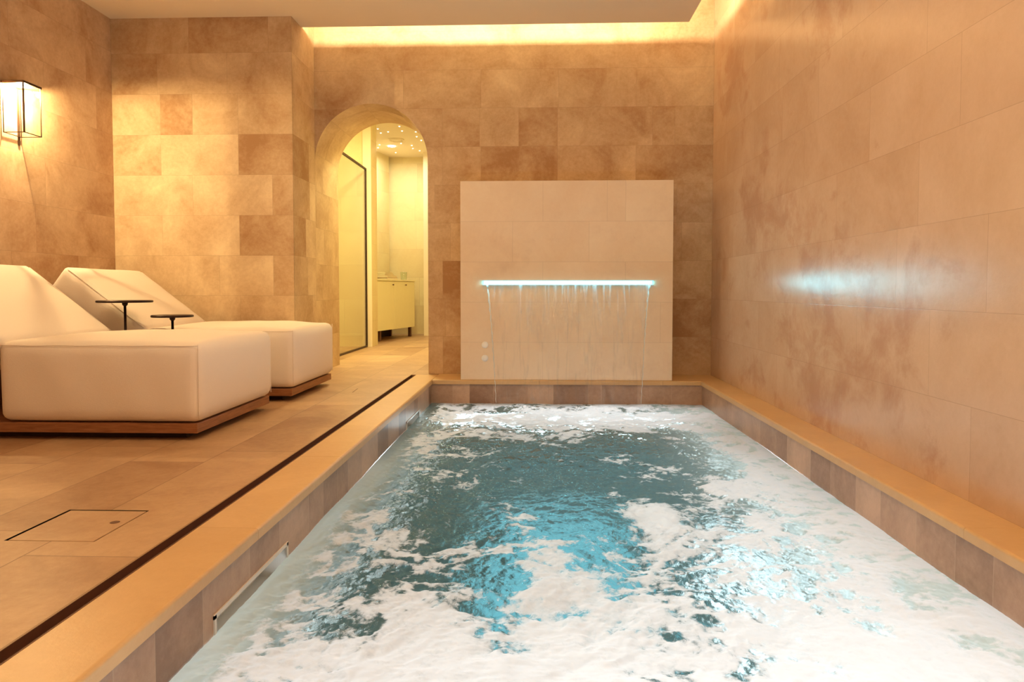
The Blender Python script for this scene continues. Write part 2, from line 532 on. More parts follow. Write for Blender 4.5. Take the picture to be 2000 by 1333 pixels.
a = me.attributes.new('tone', 'FLOAT', 'FACE'); a.data.foreach_set('value', tone)
a = me.attributes.new('slab_uv', 'FLOAT_VECTOR', 'POINT'); a.data.foreach_set('vector', [c for v in fuv for c in v])
a = me.attributes.new('slab_size', 'FLOAT_VECTOR', 'POINT'); a.data.foreach_set('vector', [c for v in fsz for c in v])
o = link('wall_arch_reveal', me, M['wall'])
struct(o)
rows = random_rows(-0.5, 3.9, 0, ZT, .318, 0, .5, .9, .5, .7, rnd)
rows = [[r[0], r[1], r[2], r[3]] for r in rows]
arc_m = [-x for x in reversed(arc)]
struct(slabs('wall_corridor_near', M['corridor'], (0, YA, 0), (-1, 0, 0), (0, 0, 1), rows, arch=(-XA1, -XA0, lambda u: arch_z(-u), arc_m)))

# ---- ceiling: dropped soffit with a slot along the back and right walls, and the slab above
bm = bmesh.new()
add_box(bm, XL, 1.16, YN, YP, ZC, ZC + 0.012)
add_box(bm, XA0, 1.16, YP, 5.435, ZC, ZC + 0.012)
struct(obj('ceiling', bm, M['plaster']))
struct(box('ceiling_cove', M['plaster'], (XL - .1, XR + .1, YN - .1, YB + .05, ZT, ZT + .1)))

# ---- deck floor (rows of slabs run towards the back wall)
HX0, HX1, HY0, HY1 = -1.490, -1.231, 1.853, 2.126
def deck_rows(x0, x1, y0, y1, off=-1.044, lmin=.6, lmax=1.25, r=rnd):
    out = []
    x = off
    while x > x0: x -= 0.31
    while x < x1 - 1e-4:
        a, b = max(x, x0), min(x + .31, x1)
        if b - a > .003:
            c = [y0]; y = y0 - r.uniform(0, lmax * .7)
            while True:
                y += r.uniform(lmin, lmax)
                if y > y1 - .05: break
                if y > y0 + .05: c.append(y)
            c.append(y1)
            out.append([a, b, c, [r.uniform(.38, .7) if r.random() > .2 else r.uniform(.15, .3) for _ in c[:-1]]])
        x += .31
    return out
frnd = random.Random(21)
rows = deck_rows(XL, -1.040, YN, 5.66, r=frnd)
# slabs laid by hand, lounger shadow put into some tones: cuts and tones of the three rows by the channel
def setrow(xmid, cuts, tones):
    for r in rows:
        if r[0] < xmid < r[1]:
            r[2], r[3] = cuts, tones
setrow(-1.2, [YN, .9, 1.75, 2.93, 4.14, 5.66], [.5, .45, .5, .3, .6])  # dark slab carries the near lounger's cast shadow
setrow(-1.5, [YN, 1.0, 1.93, 2.74, 3.6, 4.6, 5.66], [.5, .42, .22, .55, .5, .5])
setrow(-1.8, [YN, 1.3, 2.05, 3.0, 4.1, 5.66], [.5, .38, .58, .5, .45])  # slab paler up to the edge of the lounger's shadow
fl = slabs('floor', M['floor'], (0, 0, 0), (0, 1, 0), (-1, 0, 0), [[-r[1], -r[0], r[2], r[3]] for r in rows], holes=[(HY0, HY1, -HX1, -HX0)])
struct(fl)
rows = deck_rows(-3.9, PX0, 5.66, 11.6, r=frnd)
struct(slabs('floor_corridor', M['floor'], (0, 0, 0), (0, 1, 0), (-1, 0, 0), [[-r[1], -r[0], r[2], r[3]] for r in rows], depth=.05))
rows = deck_rows(-1.0, XR, YN, PY0, r=frnd)
struct(slabs('floor_near', M['floor'], (0, 0, 0), (0, 1, 0), (-1, 0, 0), [[-r[1], -r[0], r[2], r[3]] for r in rows], depth=.05))
struct(box('floor_base', M['dark'], (XL, -1.0, YN, 5.66, -0.14, -0.05)))

# drain channel
t = thing('drain_channel', 'long narrow dark slot drain in the deck beside the pool', 'drain', (-1.02, 1.7, 0))
bm = bmesh.new()
add_box(bm, -.0205, .0205, YN - 1.7, 5.66 - 1.7, -.050, -.022)
obj('channel_tray', bm, M['channel'], t)
bm = bmesh.new()
add_box(bm, -.0205, -.0185, YN - 1.7, 5.66 - 1.7, -.022, 0.0005)
add_box(bm, .0170, .0200, YN - 1.7, 5.66 - 1.7, -.022, 0.0008)
obj('channel_rim', bm, M['channel'], t)

# access hatch
t = thing('access_hatch', 'square stone access hatch set flush in the deck', 'hatch', ((HX0 + HX1) / 2, (HY0 + HY1) / 2, 0))
hx, hy = (HX1 - HX0) / 2, (HY1 - HY0) / 2
bm = bmesh.new()
add_box(bm, -hx + .009, hx - .005, -hy + .004, hy - .007, -.045, 0, bev=.001, seg=1)
cov = obj('cover', bm, None, t)
cov.data.materials.append(M['floor'])
def const_attr(me, tone=.5):
    a = me.attributes.new('tone', 'FLOAT', 'FACE'); a.data.foreach_set('value', [tone] * len(me.polygons))
    a = me.attributes.new('slab_uv', 'FLOAT_VECTOR', 'POINT'); a.data.foreach_set('vector', [.5, .5, 0] * len(me.vertices))
    a = me.attributes.new('slab_size', 'FLOAT_VECTOR', 'POINT'); a.data.foreach_set('vector', [1., 1., 0] * len(me.vertices))
const_attr(cov.data, .42)
bm = bmesh.new(); add_lathe(bm, [(0, .0012), (.011, .0012), (.014, .0002), (.014, -.002)], .088, .024, 24)
obj('lifting_plug', bm, M['channel'], t)
# small floor key slots near the back of the deck
bm = bmesh.new(); add_box(bm, -.012, .012, -.09, .09, -.001, .0006, mat=None)
o = obj('floor_key_slot', bm, M['channel']); o.location = (-1.27, 4.75, 0.0005); o.rotation_euler = (0, 0, math.radians(4))
o.scale = (.18, 1, 1)
tag(o, 'thin dark metal slot in the deck slabs near the drain end', 'floor slot')

# ---- coping stones round the pool
def coping(name, x0, x1, y0, y1, along, nose, lens_seed, tones=(.4, .7), th=.034):
    r = random.Random(lens_seed)
    a0, a1 = (y0, y1) if along == 'y' else (x0, x1)
    verts, faces, tone = [], [], []
    p = a0
    # cross profile: q across (0 = back, W = nose), z
    W = (x1 - x0) if along == 'y' else (y1 - y0)
    R = .010
    prof = [(0, -th), (0, 0), (W - R, 0)] + [(W - R + R * math.sin(k * math.pi / 12), -R + R * math.cos(k * math.pi / 12)) for k in range(1, 7)] + [(W, -th)]
    while p < a1 - .01:
        L = r.uniform(.55, 1.15)
        q = min(p + L, a1)
        if a1 - q < .25: q = a1
        i = len(verts)
        for e in (p + .0006, q - .0006):
            for (c, z) in prof:
                if along == 'y':
                    x = (x0 + c) if nose > 0 else (x1 - c)
                    verts.append((x, e, z))
                else:
                    verts.append((e, y1 - c, z))
        n = len(prof)
        for k in range(n):
            faces.append([i + k, i + (k + 1) % n, i + n + (k + 1) % n, i + n + k])
        faces.append([i + k for k in range(n)]); faces.append([i + n + k for k in range(n)][::-1])
        tone += [r.uniform(*tones)] * (n + 2)
        p = q
    me = bpy.data.meshes.new(name)
    me.from_pydata(verts, [], faces)
    const_attr(me)
    me.attributes['tone'].data.foreach_set('value', tone)
    bm = bmesh.new(); bm.from_mesh(me); bmesh.ops.recalc_face_normals(bm, faces=bm.faces); bm.to_mesh(me); bm.free()
    return struct(link(name, me, M['coping']))
coping('trim_1', -1.0, PX0, YN, 5.66, 'y', +1, 4)
coping('trim_2', PX1, XR, PY0, PY1, 'y', -1, 8)
coping('trim_3', PX0, XR, PY1, YB, 'x', +1, 12)

# ---- pool shell
def pool_rows(u0, u1, r, lo=.10, hi=.30, fixed=None):
    cuts = [u0]
    while cuts[-1] < u1 - hi: cuts.append(cuts[-1] + r.uniform(lo, hi))
    cuts.append(u1)
    t = []
    for _ in cuts[:-1]:
        t.append(r.uniform(.45, .75) if r.random() > .3 else r.uniform(.1, .3))
    out = [[-.34, -.034, cuts, t]]
    for k in range(3):
        out.append([-1.15, -.34, cuts, t]) if k == 0 else None
    return out
pr = random.Random(9)
SK = [(1.716, 2.243), (4.329, 4.81)]
PYs = PY1 + .012
struct(slabs('wall_pool_left', M['pooltile'], (PX0 - .012, 0, 0), (0, 1, 0), (0, 0, 1), pool_rows(PY0, PYs, pr, .14, .34),
             holes=[(a, b, -.26, -.138) for a, b in SK]))
struct(slabs('wall_pool_right', M['pooltile'], (PX1 + .012, 0, 0), (0, -1, 0), (0, 0, 1), pool_rows(-PYs, -PY0, pr, .16, .34)))
struct(slabs('wall_pool_back', M['pooltile'], (0, PYs, 0), (1, 0, 0), (0, 0, 1), pool_rows(PX0 - .012, PX1 + .012, pr, .10, .28)))
struct(slabs('wall_pool_near', M['pooltile'], (0, PY0, 0), (-1, 0, 0), (0, 0, 1), pool_rows(-PX1 - .012, -PX0 + .012, pr, .10, .28)))
struct(box('floor_pool', plain('pool_floor_render', (0.05, 0.13, 0.15), .6, noise=.1, nscale=6), (PX0 - .05, PX1 + .05, PY0 - .05, PY1 + .05, -1.2, -1.15)))

# skimmer mouths in the left pool wall
for i, (a, b) in enumerate(SK):
    lab = ['white framed skimmer opening in the pool wall nearer the photographer', 'white framed skimmer opening in the pool wall close to the fountain end'][i]
    t = thing('pool_skimmer', lab, 'skimmer', (PX0 - .012, (a + b) / 2, -.2), 0, 'skimmers in the left pool wall')
    L = (b - a) / 2
    bm = bmesh.new()
    z0, z1 = -.06, .062
    add_box(bm, -.10, -.096, -L, L, z0, z1); add_box(bm, -.096, 0, -L, -L + .004, z0, z1)
    add_box(bm, -.096, 0, L - .004, L, z0, z1); add_box(bm, -.096, 0, -L, L, z0, z0 + .004); add_box(bm, -.096, 0, -L, L, z1 - .004, z1)
    obj('skimmer_box', bm, M['white'], t)
    bm = bmesh.new()
    add_box(bm, .0, .004, -L, L, z1 - .010, z1 + .002); add_box(bm, .0, .004, -L, -L + .012, z0, z1); add_box(bm, .0, .004, L - .012, L, z0, z1)
    obj('frame', bm, M['white'], t)

# ------------------------------------------------------------------ fountain block
FX0, FX1, FY, FZ = -0.599, 1.038, 5.358, 1.542
t = thing('fountain_block', 'tall pale stone fountain block standing at the end of the pool', 'fountain', ((FX0 + FX1) / 2, FY + .17, 0))
def fxp(x): return px(x, FY)
rows = []
lay = [([FX0, fxp(1060), fxp(1185), fxp(1221), FX1], [.5, .5, .45, .75]), ([FX0, fxp(1001), fxp(1150), FX1], [.55, .45, .6]),
       ([FX0, fxp(1060), fxp(1221), FX1], [.5, .5, .5]), ([FX0, fxp(960), fxp(1130), fxp(1290), FX1], [.45, .5, .55, .45]), ([FX0, fxp(1060), fxp(1200), FX1], [.6, .6, .6])]
for k, (c, tt) in enumerate(lay):
    rows.append([max(0.0006, FZ - .312 * (k + 1)) if k < 4 else .0006, FZ - .312 * k, c, tt])
cx, cy = (FX0 + FX1) / 2, FY + .17
f = slabs('stone_cladding', M['feature'], (-cx, FY - cy, 0), (1, 0, 0), (0, 0, 1), rows, depth=YB - FY - .004, parent=t)
# water blade (spout with LED) built in the front face
LX0, LX1, LZ = -0.415, 0.876, 0.757
t = thing('water_blade', 'glowing cyan water blade spout across the pale stone block', 'water spout', ((LX0 + LX1) / 2, FY, LZ))
hw = (LX1 - LX0) / 2
bm = bmesh.new(); add_box(bm, -hw - .012, hw + .012, -.034, -.0005, .013, .019, bev=.001, seg=1)
add_box(bm, -hw - .012, hw + .012, -.030, -.0005, -.019, -.014, bev=.001, seg=1)
obj('spout_lip', bm, plain('frosted_acrylic', (.75, .85, .86), .3, emit=(.2, .75, 1.0), es=.5), t)
bm = bmesh.new(); add_box(bm, -hw, hw, -.026, -.0005, -.013, .012, bev=.004, seg=2)
obj('led_bar', bm, M['led'], t)
light('water_blade_light', 'AREA', (0, -.036, 0), 3.4, (0.30, 0.85, 1.0), (-R90, 0, 0), 2 * hw - .01, .010, parent=t)
# falling water sheet with thick edges
def fall(sx, v):
    """sheet point: s across in -1..1, v 0..1 down the fall"""
    drop = .004 + v * (LZ - ZW - .045)
    tm = math.sqrt(2 * drop / 9.81) if drop > 0 else 0
    wdt = hw - .02 - .085 * v ** .6
    x = sx * wdt
    y = -.040 - .40 * tm + .004 * math.sin(sx * 23 + v * 9)
    return (x, y, -drop)
sm = NT('falling_water')
tr = sm.n('ShaderNodeBsdfTransparent'); gl = sm.n('ShaderNodeBsdfGlossy'); gl.inputs['Roughness'].default_value = .08
df = sm.n('ShaderNodeBsdfTranslucent'); df.inputs[0].default_value = (.9, .95, 1, 1)
v = sm.obj((26, 1, 2.6))
nz = sm.noise(1.0, 6, .65, v, .6)
streak = sm.ramp(nz, [(.50, 0.0), (.72, 1.0)])  # pale bands painted into the sheet to imitate bright refraction ripples
bp = sm.n('ShaderNodeBump'); bp.inputs['Strength'].default_value = .6; bp.inputs['Distance'].default_value = .02
sm.l(nz, bp.inputs['Height']); sm.l(bp.outputs[0], gl.inputs['Normal'])
fr = sm.n('ShaderNodeLayerWeight'); sm.l(bp.outputs[0], fr.inputs['Normal'])
m1 = sm.n('ShaderNodeMixShader'); sm.l(sm.math('ADD', .05, sm.math('MULTIPLY', sm.math('POWER', fr.outputs['Facing'], 3.0), .8), True), m1.inputs[0]); sm.l(tr.outputs[0], m1.inputs[1]); sm.l(gl.outputs[0], m1.inputs[2])
m2 = sm.n('ShaderNodeMixShader'); sm.l(sm.math('MULTIPLY', streak, .26), m2.inputs[0]); sm.l(m1.outputs[0], m2.inputs[1]); sm.l(df.outputs[0], m2.inputs[2])
sm.l(m2.outputs[0], sm.out.inputs[0])
w_ = thing('falling_water', 'thin clear sheet of water falling from the glowing blade into the pool', 'waterfall', ((LX0 + LX1) / 2, FY, LZ))
bm = bmesh.new()
nu, nv = 90, 60
g = [[bm.verts.new(fall(-1 + 2 * i / nu, j / nv)) for i in range(nu + 1)] for j in range(nv + 1)]
for j in range(nv):
    for i in range(nu):
        bm.faces.new((g[j][i], g[j][i + 1], g[j + 1][i + 1], g[j + 1][i]))
obj('water_sheet', bm, sm.m, w_, smooth=True)
rim = NT('water_rim')
g1 = rim.n('ShaderNodeBsdfGlossy'); g1.inputs['Roughness'].default_value = .12
g2 = rim.n('ShaderNodeBsdfTransparent'); g3 = rim.n('ShaderNodeBsdfTranslucent')
g3.inputs[0].default_value = (.95, 1, 1, 1)
ma = rim.n('ShaderNodeMixShader'); ma.inputs[0].default_value = .35; rim.l(g2.outputs[0], ma.inputs[1]); rim.l(g1.outputs[0], ma.inputs[2])
mb = rim.n('ShaderNodeMixShader'); mb.inputs[0].default_value = .72; rim.l(ma.outputs[0], mb.inputs[1]); rim.l(g3.outputs[0], mb.inputs[2])
rim.l(mb.outputs[0], rim.out.inputs[0])
for sgn in (-1, 1):
    bm = bmesh.new()
    pts, rad = [], []
    for j in range(41):
        p = fall(sgn, j / 40)
        pts.append((p[0] + .002 * math.sin(j * 1.9), p[1], p[2])); rad.append(max(.0012, (.0060) * (1 - .78 * j / 40) * (1 + .35 * math.sin(j * 2.3))))
    add_tube(bm, pts, rad, 8)
    obj('water_edge', bm, rim.m, w_, smooth=True)
# control buttons
for i, (bz, lab) in enumerate(((.274, 'upper of the two round steel buttons on the fountain block'), (.170, 'lower of the two round steel buttons on the fountain block'))):
    t = thing('push_button', lab, 'button', (fxp(947), FY, bz), 0, 'round buttons on the fountain block')
    bm = bmesh.new(); add_lathe(bm, [(.026, 0), (.026, .005), (.022, .007), (.020, .005)], 0, 0, 36)
    bmesh.ops.rotate(bm, verts=bm.verts, cent=(0, 0, 0), matrix=Matrix.Rotation(R90, 3, 'X'))
    obj('bezel', bm, M['button'], t, smooth=True)
    bm = bmesh.new(); add_lathe(bm, [(.0199, .0), (.0199, .008), (.017, .010), (0, .011)], 0, 0, 36)
    bmesh.ops.rotate(bm, verts=bm.verts, cent=(0, 0, 0), matrix=Matrix.Rotation(R90, 3, 'X'))
    obj('push_cap', bm, M['button'], t, smooth=True)

# ------------------------------------------------------------------ water
NX, NY = 420, 900
WX0, WX1, WY0, WY1 = PX0 - .010, PX1 + .010, .9, PY1 + .010
gx = np.linspace(WX0, WX1, NX + 1)
tt = np.linspace(0, 1, NY + 1)
gy = WY0 + (WY1 - WY0) * (tt ** 1.35)
X, Y = np.meshgrid(gx, gy)
def vnoise(x, y, seed):
    r = np.random.default_rng(seed)
    T = r.random((256, 256))
    xi = np.floor(x).astype(int); yi = np.floor(y).astype(int)
    fx = x - xi; fy = y - yi
    fx = fx * fx * fx * (fx * (fx * 6 - 15) + 10); fy = fy * fy * fy * (fy * (fy * 6 - 15) + 10)
    a = T[yi & 255, xi & 255]; b = T[yi & 255, (xi + 1) & 255]; c = T[(yi + 1) & 255, xi & 255]; d = T[(yi + 1) & 255, (xi + 1) & 255]
    return (a + (b - a) * fx) + ((c + (d - c) * fx) - (a + (b - a) * fx)) * fy
def fbm(x, y, seed, oct=5, gain=.5):
    s_, a_, n_ = 0, 1, 0
    for k in range(oct):
        s_ = s_ + a_ * vnoise(x * 2 ** k + 17.3 * k, y * 2 ** k - 9.1 * k, seed + k); n_ += a_; a_ *= gain
    return s_ / n_
# foam cover: bias field from patches (x, y, rx, ry, weight; positive = foam, negative = open water)
patches = [
 # far end, under the fall
 (.35, 4.75, .75, .33, .75), (-.55, 5.0, .22, .30, -.25), (1.0, 5.0, .25, .18, -.15), (.2, 4.25, .16, .28, .45),
 # dark open band
 (.35, 3.95, .70, .30, -.75), (-.3, 3.9, .25, .22, -.1), (.80, 3.6, .28, .40, -.65), (.1, 3.4, .50, .45, -.7),
 # gold glints, left
 (-.45, 3.1, .25, .5, -.55), (-.32, 2.75, .3, .4, -.7), (-.2, 2.45, .25, .2, -.5),
 # teal centre
 (.10, 2.95, .40, .30, -.8), (.18, 2.45, .24, .28, -.7), (.55, 3.0, .16, .3, -.25),
 # foam islands in the centre
 (-.06, 2.55, .09, .16, .8), (.42, 2.55, .13, .35, .75), (-.15, 2.32, .45, .05, .55),
 # right margin: milky
 (1.12, 3.6, .15, 1.2, .45), (1.05, 2.6, .25, .6, .35), (.8, 2.9, .15, .3, -.2),
 (.62, 2.25, .30, .14, -.65), (.72, 2.02, .30, .10, -.55), (.95, 1.78, .13, .10, -.25), (.62, 2.62, .16, .2, -.5),
 # arc of open water left of centre
 (-.38, 2.10, .32, .10, -.85), (-.16, 2.0, .10, .10, -.6), (-.55, 1.98, .10, .2, -.45), (-.30, 1.88, .22, .10, .35),
 (.24, 2.04, .14, .07, -.40), (-.13, 1.86, .06, .10, -.6), (.10, 2.02, .12, .12, .40), (.0, 1.9, .06, .3, .3), (-.55, 1.80, .08, .08, -.5),
 (-.50, 1.64, .07, .035, -.95), (-.42, 1.72, .05, .05, -.3), (.50, 1.67, .05, .05, -.8), (.60, 1.72, .08, .04, -.5), (.37, 2.0, .05, .05, -.4),
 # near: covered
 (.25, 1.55, .9, .28, .75), (.9, 1.55, .4, .3, .45), (.3, 1.2, 1.0, .3, .5),
]
B = np.full_like(X, .12)
wx = X + .07 * (fbm(X * 3.1, Y * 3.1, 40) - .5) * 2; wy = Y + .12 * (fbm(X * 2.6, Y * 2.6, 50) - .5) * 2
for (a, b, rx, ry, wgt) in patches:
    B += wgt * (1 if wgt > 0 else .95) * np.exp(-(((wx - a) / rx) ** 2 + ((wy - b) / ry) ** 2))
n1 = fbm(wx * 6.0, wy * 5.0, 3, 6, .58)
ridg = 1 - np.abs(2 * fbm(wx * 4.2 + 3, wy * 4.2, 77, 5, .55) - 1)
lace = 1 - np.abs(2 * fbm(wx * 9 + 5, wy * 11, 88, 5, .6) - 1)
fld = B * 1.25 + (n1 - .5) * 2.2 + (ridg - .80) * 1.8 + (lace - .82) * 2.2
foam = 1 / (1 + np.exp(-fld * 3.0))
# milky water along the left margin (fine bubbles, no foam)
milk = np.exp(-((X - PX0) / .16) ** 2) * np.clip((4.6 - Y) / 1.2, 0, 1) + .95 * np.exp(-((X - PX1) / .48) ** 2)
foam = np.where(X < PX0 + .12, foam * np.clip((X - PX0) / .12, .0, 1) ** 1.2, foam)
milk = np.clip(milk, 0, 1)
boil = .5 + .5 * np.clip(1.2 - np.abs(X - .2), 0, 1)
Z = .040 * (fbm(wx * 2.2, wy * 2.2, 60, 3) - .5) + .030 * (fbm(wx * 6, wy * 7, 61, 4, .55) - .5) * boil
Z += .020 * (1 - np.abs(2 * fbm(wx * 13, wy * 17, 62, 4, .55) - 1) - .6) * boil * (.75 - .40 * foam)
Z += (.012 - .007 * foam) * (fbm(X * 34 + .3 * n1, Y * 44, 63, 4, .6) - .5)
Z += .005 * (foam - .4)
# mound where the sheet lands
Z += .03 * np.exp(-((Y - 5.10) / .05) ** 2) * (np.abs(X - .235) < .58) * fbm(X * 30, Y * 20, 91, 3)
edge = np.minimum.reduce([X - WX0, WX1 - X, WY1 - Y]) ; Z *= np.clip(edge / .08, .25, 1)
verts = np.stack([X, Y, Z + ZW], -1).reshape(-1, 3)
idx = np.arange((NX + 1) * (NY + 1)).reshape(NY + 1, NX + 1)
fcs = np.stack([idx[:-1, :-1], idx[:-1, 1:], idx[1:, 1:], idx[1:, :-1]], -1).reshape(-1, 4)
me = bpy.data.meshes.new('pool_water')
me.vertices.add(len(verts)); me.vertices.foreach_set('co', verts.astype(np.float32).ravel())
me.loops.add(fcs.size); me.loops.foreach_set('vertex_index', fcs.ravel().astype(np.int32))
me.polygons.add(len(fcs)); me.polygons.foreach_set('loop_start', np.arange(0, fcs.size, 4, dtype=np.int32))
me.polygons.foreach_set('loop_total', np.full(len(fcs), 4, dtype=np.int32))
me.update(calc_edges=True); me.validate()
me.polygons.foreach_set('use_smooth', np.ones(len(fcs), dtype=bool))
a = me.attributes.new('foam', 'FLOAT', 'POINT'); a.data.foreach_set('value', foam.ravel().astype(np.float32))
a = me.attributes.new('milk', 'FLOAT', 'POINT'); a.data.foreach_set('value', milk.ravel().astype(np.float32))
s = NT('churning_water')
fo = s.n('ShaderNodeAttribute', attribute_name='foam').outputs['Fac']
mk = s.n('ShaderNodeAttribute', attribute_name='milk').outputs['Fac']
v = s.obj()
nf = s.noise(38, 8, .68, v, .8)
nb = s.noise(95, 4, .7, v, .3)
bub = s.n('ShaderNodeTexVoronoi'); bub.inputs['Scale'].default_value = 85; s.l(v, bub.inputs['Vector'])
ff = s.math('ADD', fo, s.math('MULTIPLY', s.math('SUBTRACT', nf, .5), 1.3))
ff = s.ramp(ff, [(.30, 0.0), (.62, .85), (.90, 1.0)])
bp = s.n('ShaderNodeBump'); bp.inputs['Strength'].default_value = .50; bp.inputs['Distance'].default_value = .012
s.l(s.math('ADD', s.noise(30, 6, .62, v, 1.0), s.math('MULTIPLY', bub.outputs['Distance'], .25)), bp.inputs['Height'])
# open water: refraction with a share of bubble scatter
gls = s.n('ShaderNodeBsdfGlass'); gls.inputs['IOR'].default_value = 1.33; gls.inputs['Roughness'].default_value = .05; gls.inputs[0].default_value = (.80, .95, .95, 1)
s.l(bp.outputs[0], gls.inputs['Normal'])
tl = s.n('ShaderNodeBsdfTranslucent'); s.l(s.mix(mk, (.10, .19, .20), (.80, .88, .84)), tl.inputs[0])
dfw = s.n('ShaderNodeBsdfDiffuse'); s.l(s.mix(mk, (.09, .18, .18), (.74, .80, .74)), dfw.inputs[0])
sc = s.n('ShaderNodeMixShader'); sc.inputs[0].default_value = .35; s.l(tl.outputs[0], sc.inputs[1]); s.l(dfw.outputs[0], sc.inputs[2])
wat = s.n('ShaderNodeMixShader'); s.l(s.math('ADD', s.math('MULTIPLY', mk, .62), .36), wat.inputs[0]); s.l(gls.outputs[0], wat.inputs[1]); s.l(sc.outputs[0], wat.inputs[2])
# foam: white, light passes through from below
ft = s.n('ShaderNodeBsdfTranslucent'); ft.inputs[0].default_value = (.97, .96, .97, 1)
fd = s.n('ShaderNodeBsdfPrincipled'); fd.inputs['Base Color'].default_value = (.86, .86, .85, 1); fd.inputs['Roughness'].default_value = .45
bf = s.n('ShaderNodeBump'); bf.inputs['Strength'].default_value = .22; bf.inputs['Distance'].default_value = .010
s.l(s.noise(26, 5, .6, v, 1.0), bf.inputs['Height']); s.l(bf.outputs[0], fd.inputs['Normal'])
fm = s.n('ShaderNodeMixShader'); fm.inputs[0].default_value = .42; s.l(ft.outputs[0], fm.inputs[1]); s.l(fd.outputs[0], fm.inputs[2])
al = s.n('ShaderNodeMixShader'); s.l(ff, al.inputs[0]); s.l(wat.outputs[0], al.inputs[1]); s.l(fm.outputs[0], al.inputs[2])
s.l(al.outputs[0], s.out.inputs[0])
t = link('pool_water', me, s.m)
tag(t, 'churning foamy teal water filling the long pool', 'water', kind='stuff')

# ------------------------------------------------------------------ loungers
def cushion(bm, L, W, H, r, crown, nx=44, ny=32, nz=12, seed=0, mat=None, sag=0.0):
    """soft rounded block, 0..L x 0..W x 0..H, crowned on top, sides slightly full"""
    V = {}
    def vert(i, j, k):
        key = (i, j, k)
        if key in V: return V[key]
        x, y, z = i / nx * L, j / ny * W, k / nz * H
        # round edges: push point into the inner box then out by r
        c = Vector((min(max(x, r), L - r), min(max(y, r), W - r), min(max(z, r), H - r)))
        p = Vector((x, y, z)); d = p - c
        if d.length > 1e-6:
            m = max(abs(d.x), abs(d.y), abs(d.z))
            p = c + d.normalized() * m
        u, v_, w2 = x / L * 2 - 1, y / W * 2 - 1, z / H * 2 - 1
        puff = lambda a: (1 - abs(a) ** 2.6)
        if k == nz or z > H - r: p.z += crown * puff(u) * puff(v_)
        sidep = .010 * puff(w2)
        p.x += (sidep * puff(v_)) * (1 if u > 0.98 else -1 if u < -.98 else 0)
        p.y += (sidep * puff(u)) * (1 if v_ > 0.98 else -1 if v_ < -.98 else 0)
        q = .0022 * math.sin(9 * p.x + 2.1 * seed) * math.sin(11 * p.y + seed) + .0015 * math.sin(23 * p.x + 13 * p.z + seed)
        p += Vector((0, q, q * (k > 2)))
        if mat is not None: p = mat @ p
        V[key] = bm.verts.new(p)
        return V[key]
    for i in range(nx):
        for j in range(ny):
            bm.faces.new((vert(i, j, 0), vert(i, j + 1, 0), vert(i + 1, j + 1, 0), vert(i + 1, j, 0)))
            bm.faces.new((vert(i, j, nz), vert(i + 1, j, nz), vert(i + 1, j + 1, nz), vert(i, j + 1, nz)))
    for i in range(nx):
        for k in range(nz):
            bm.faces.new((vert(i, 0, k), vert(i + 1, 0, k), vert(i + 1, 0, k + 1), vert(i, 0, k + 1)))
            bm.faces.new((vert(i, ny, k), vert(i, ny, k + 1), vert(i + 1, ny, k + 1), vert(i + 1, ny, k)))
    for j in range(ny):
        for k in range(nz):
            bm.faces.new((vert(0, j, k), vert(0, j, k + 1), vert(0, j + 1, k + 1), vert(0, j + 1, k)))
            bm.faces.new((vert(nx, j, k), vert(nx, j + 1, k), vert(nx, j + 1, k + 1), vert(nx, j, k + 1)))

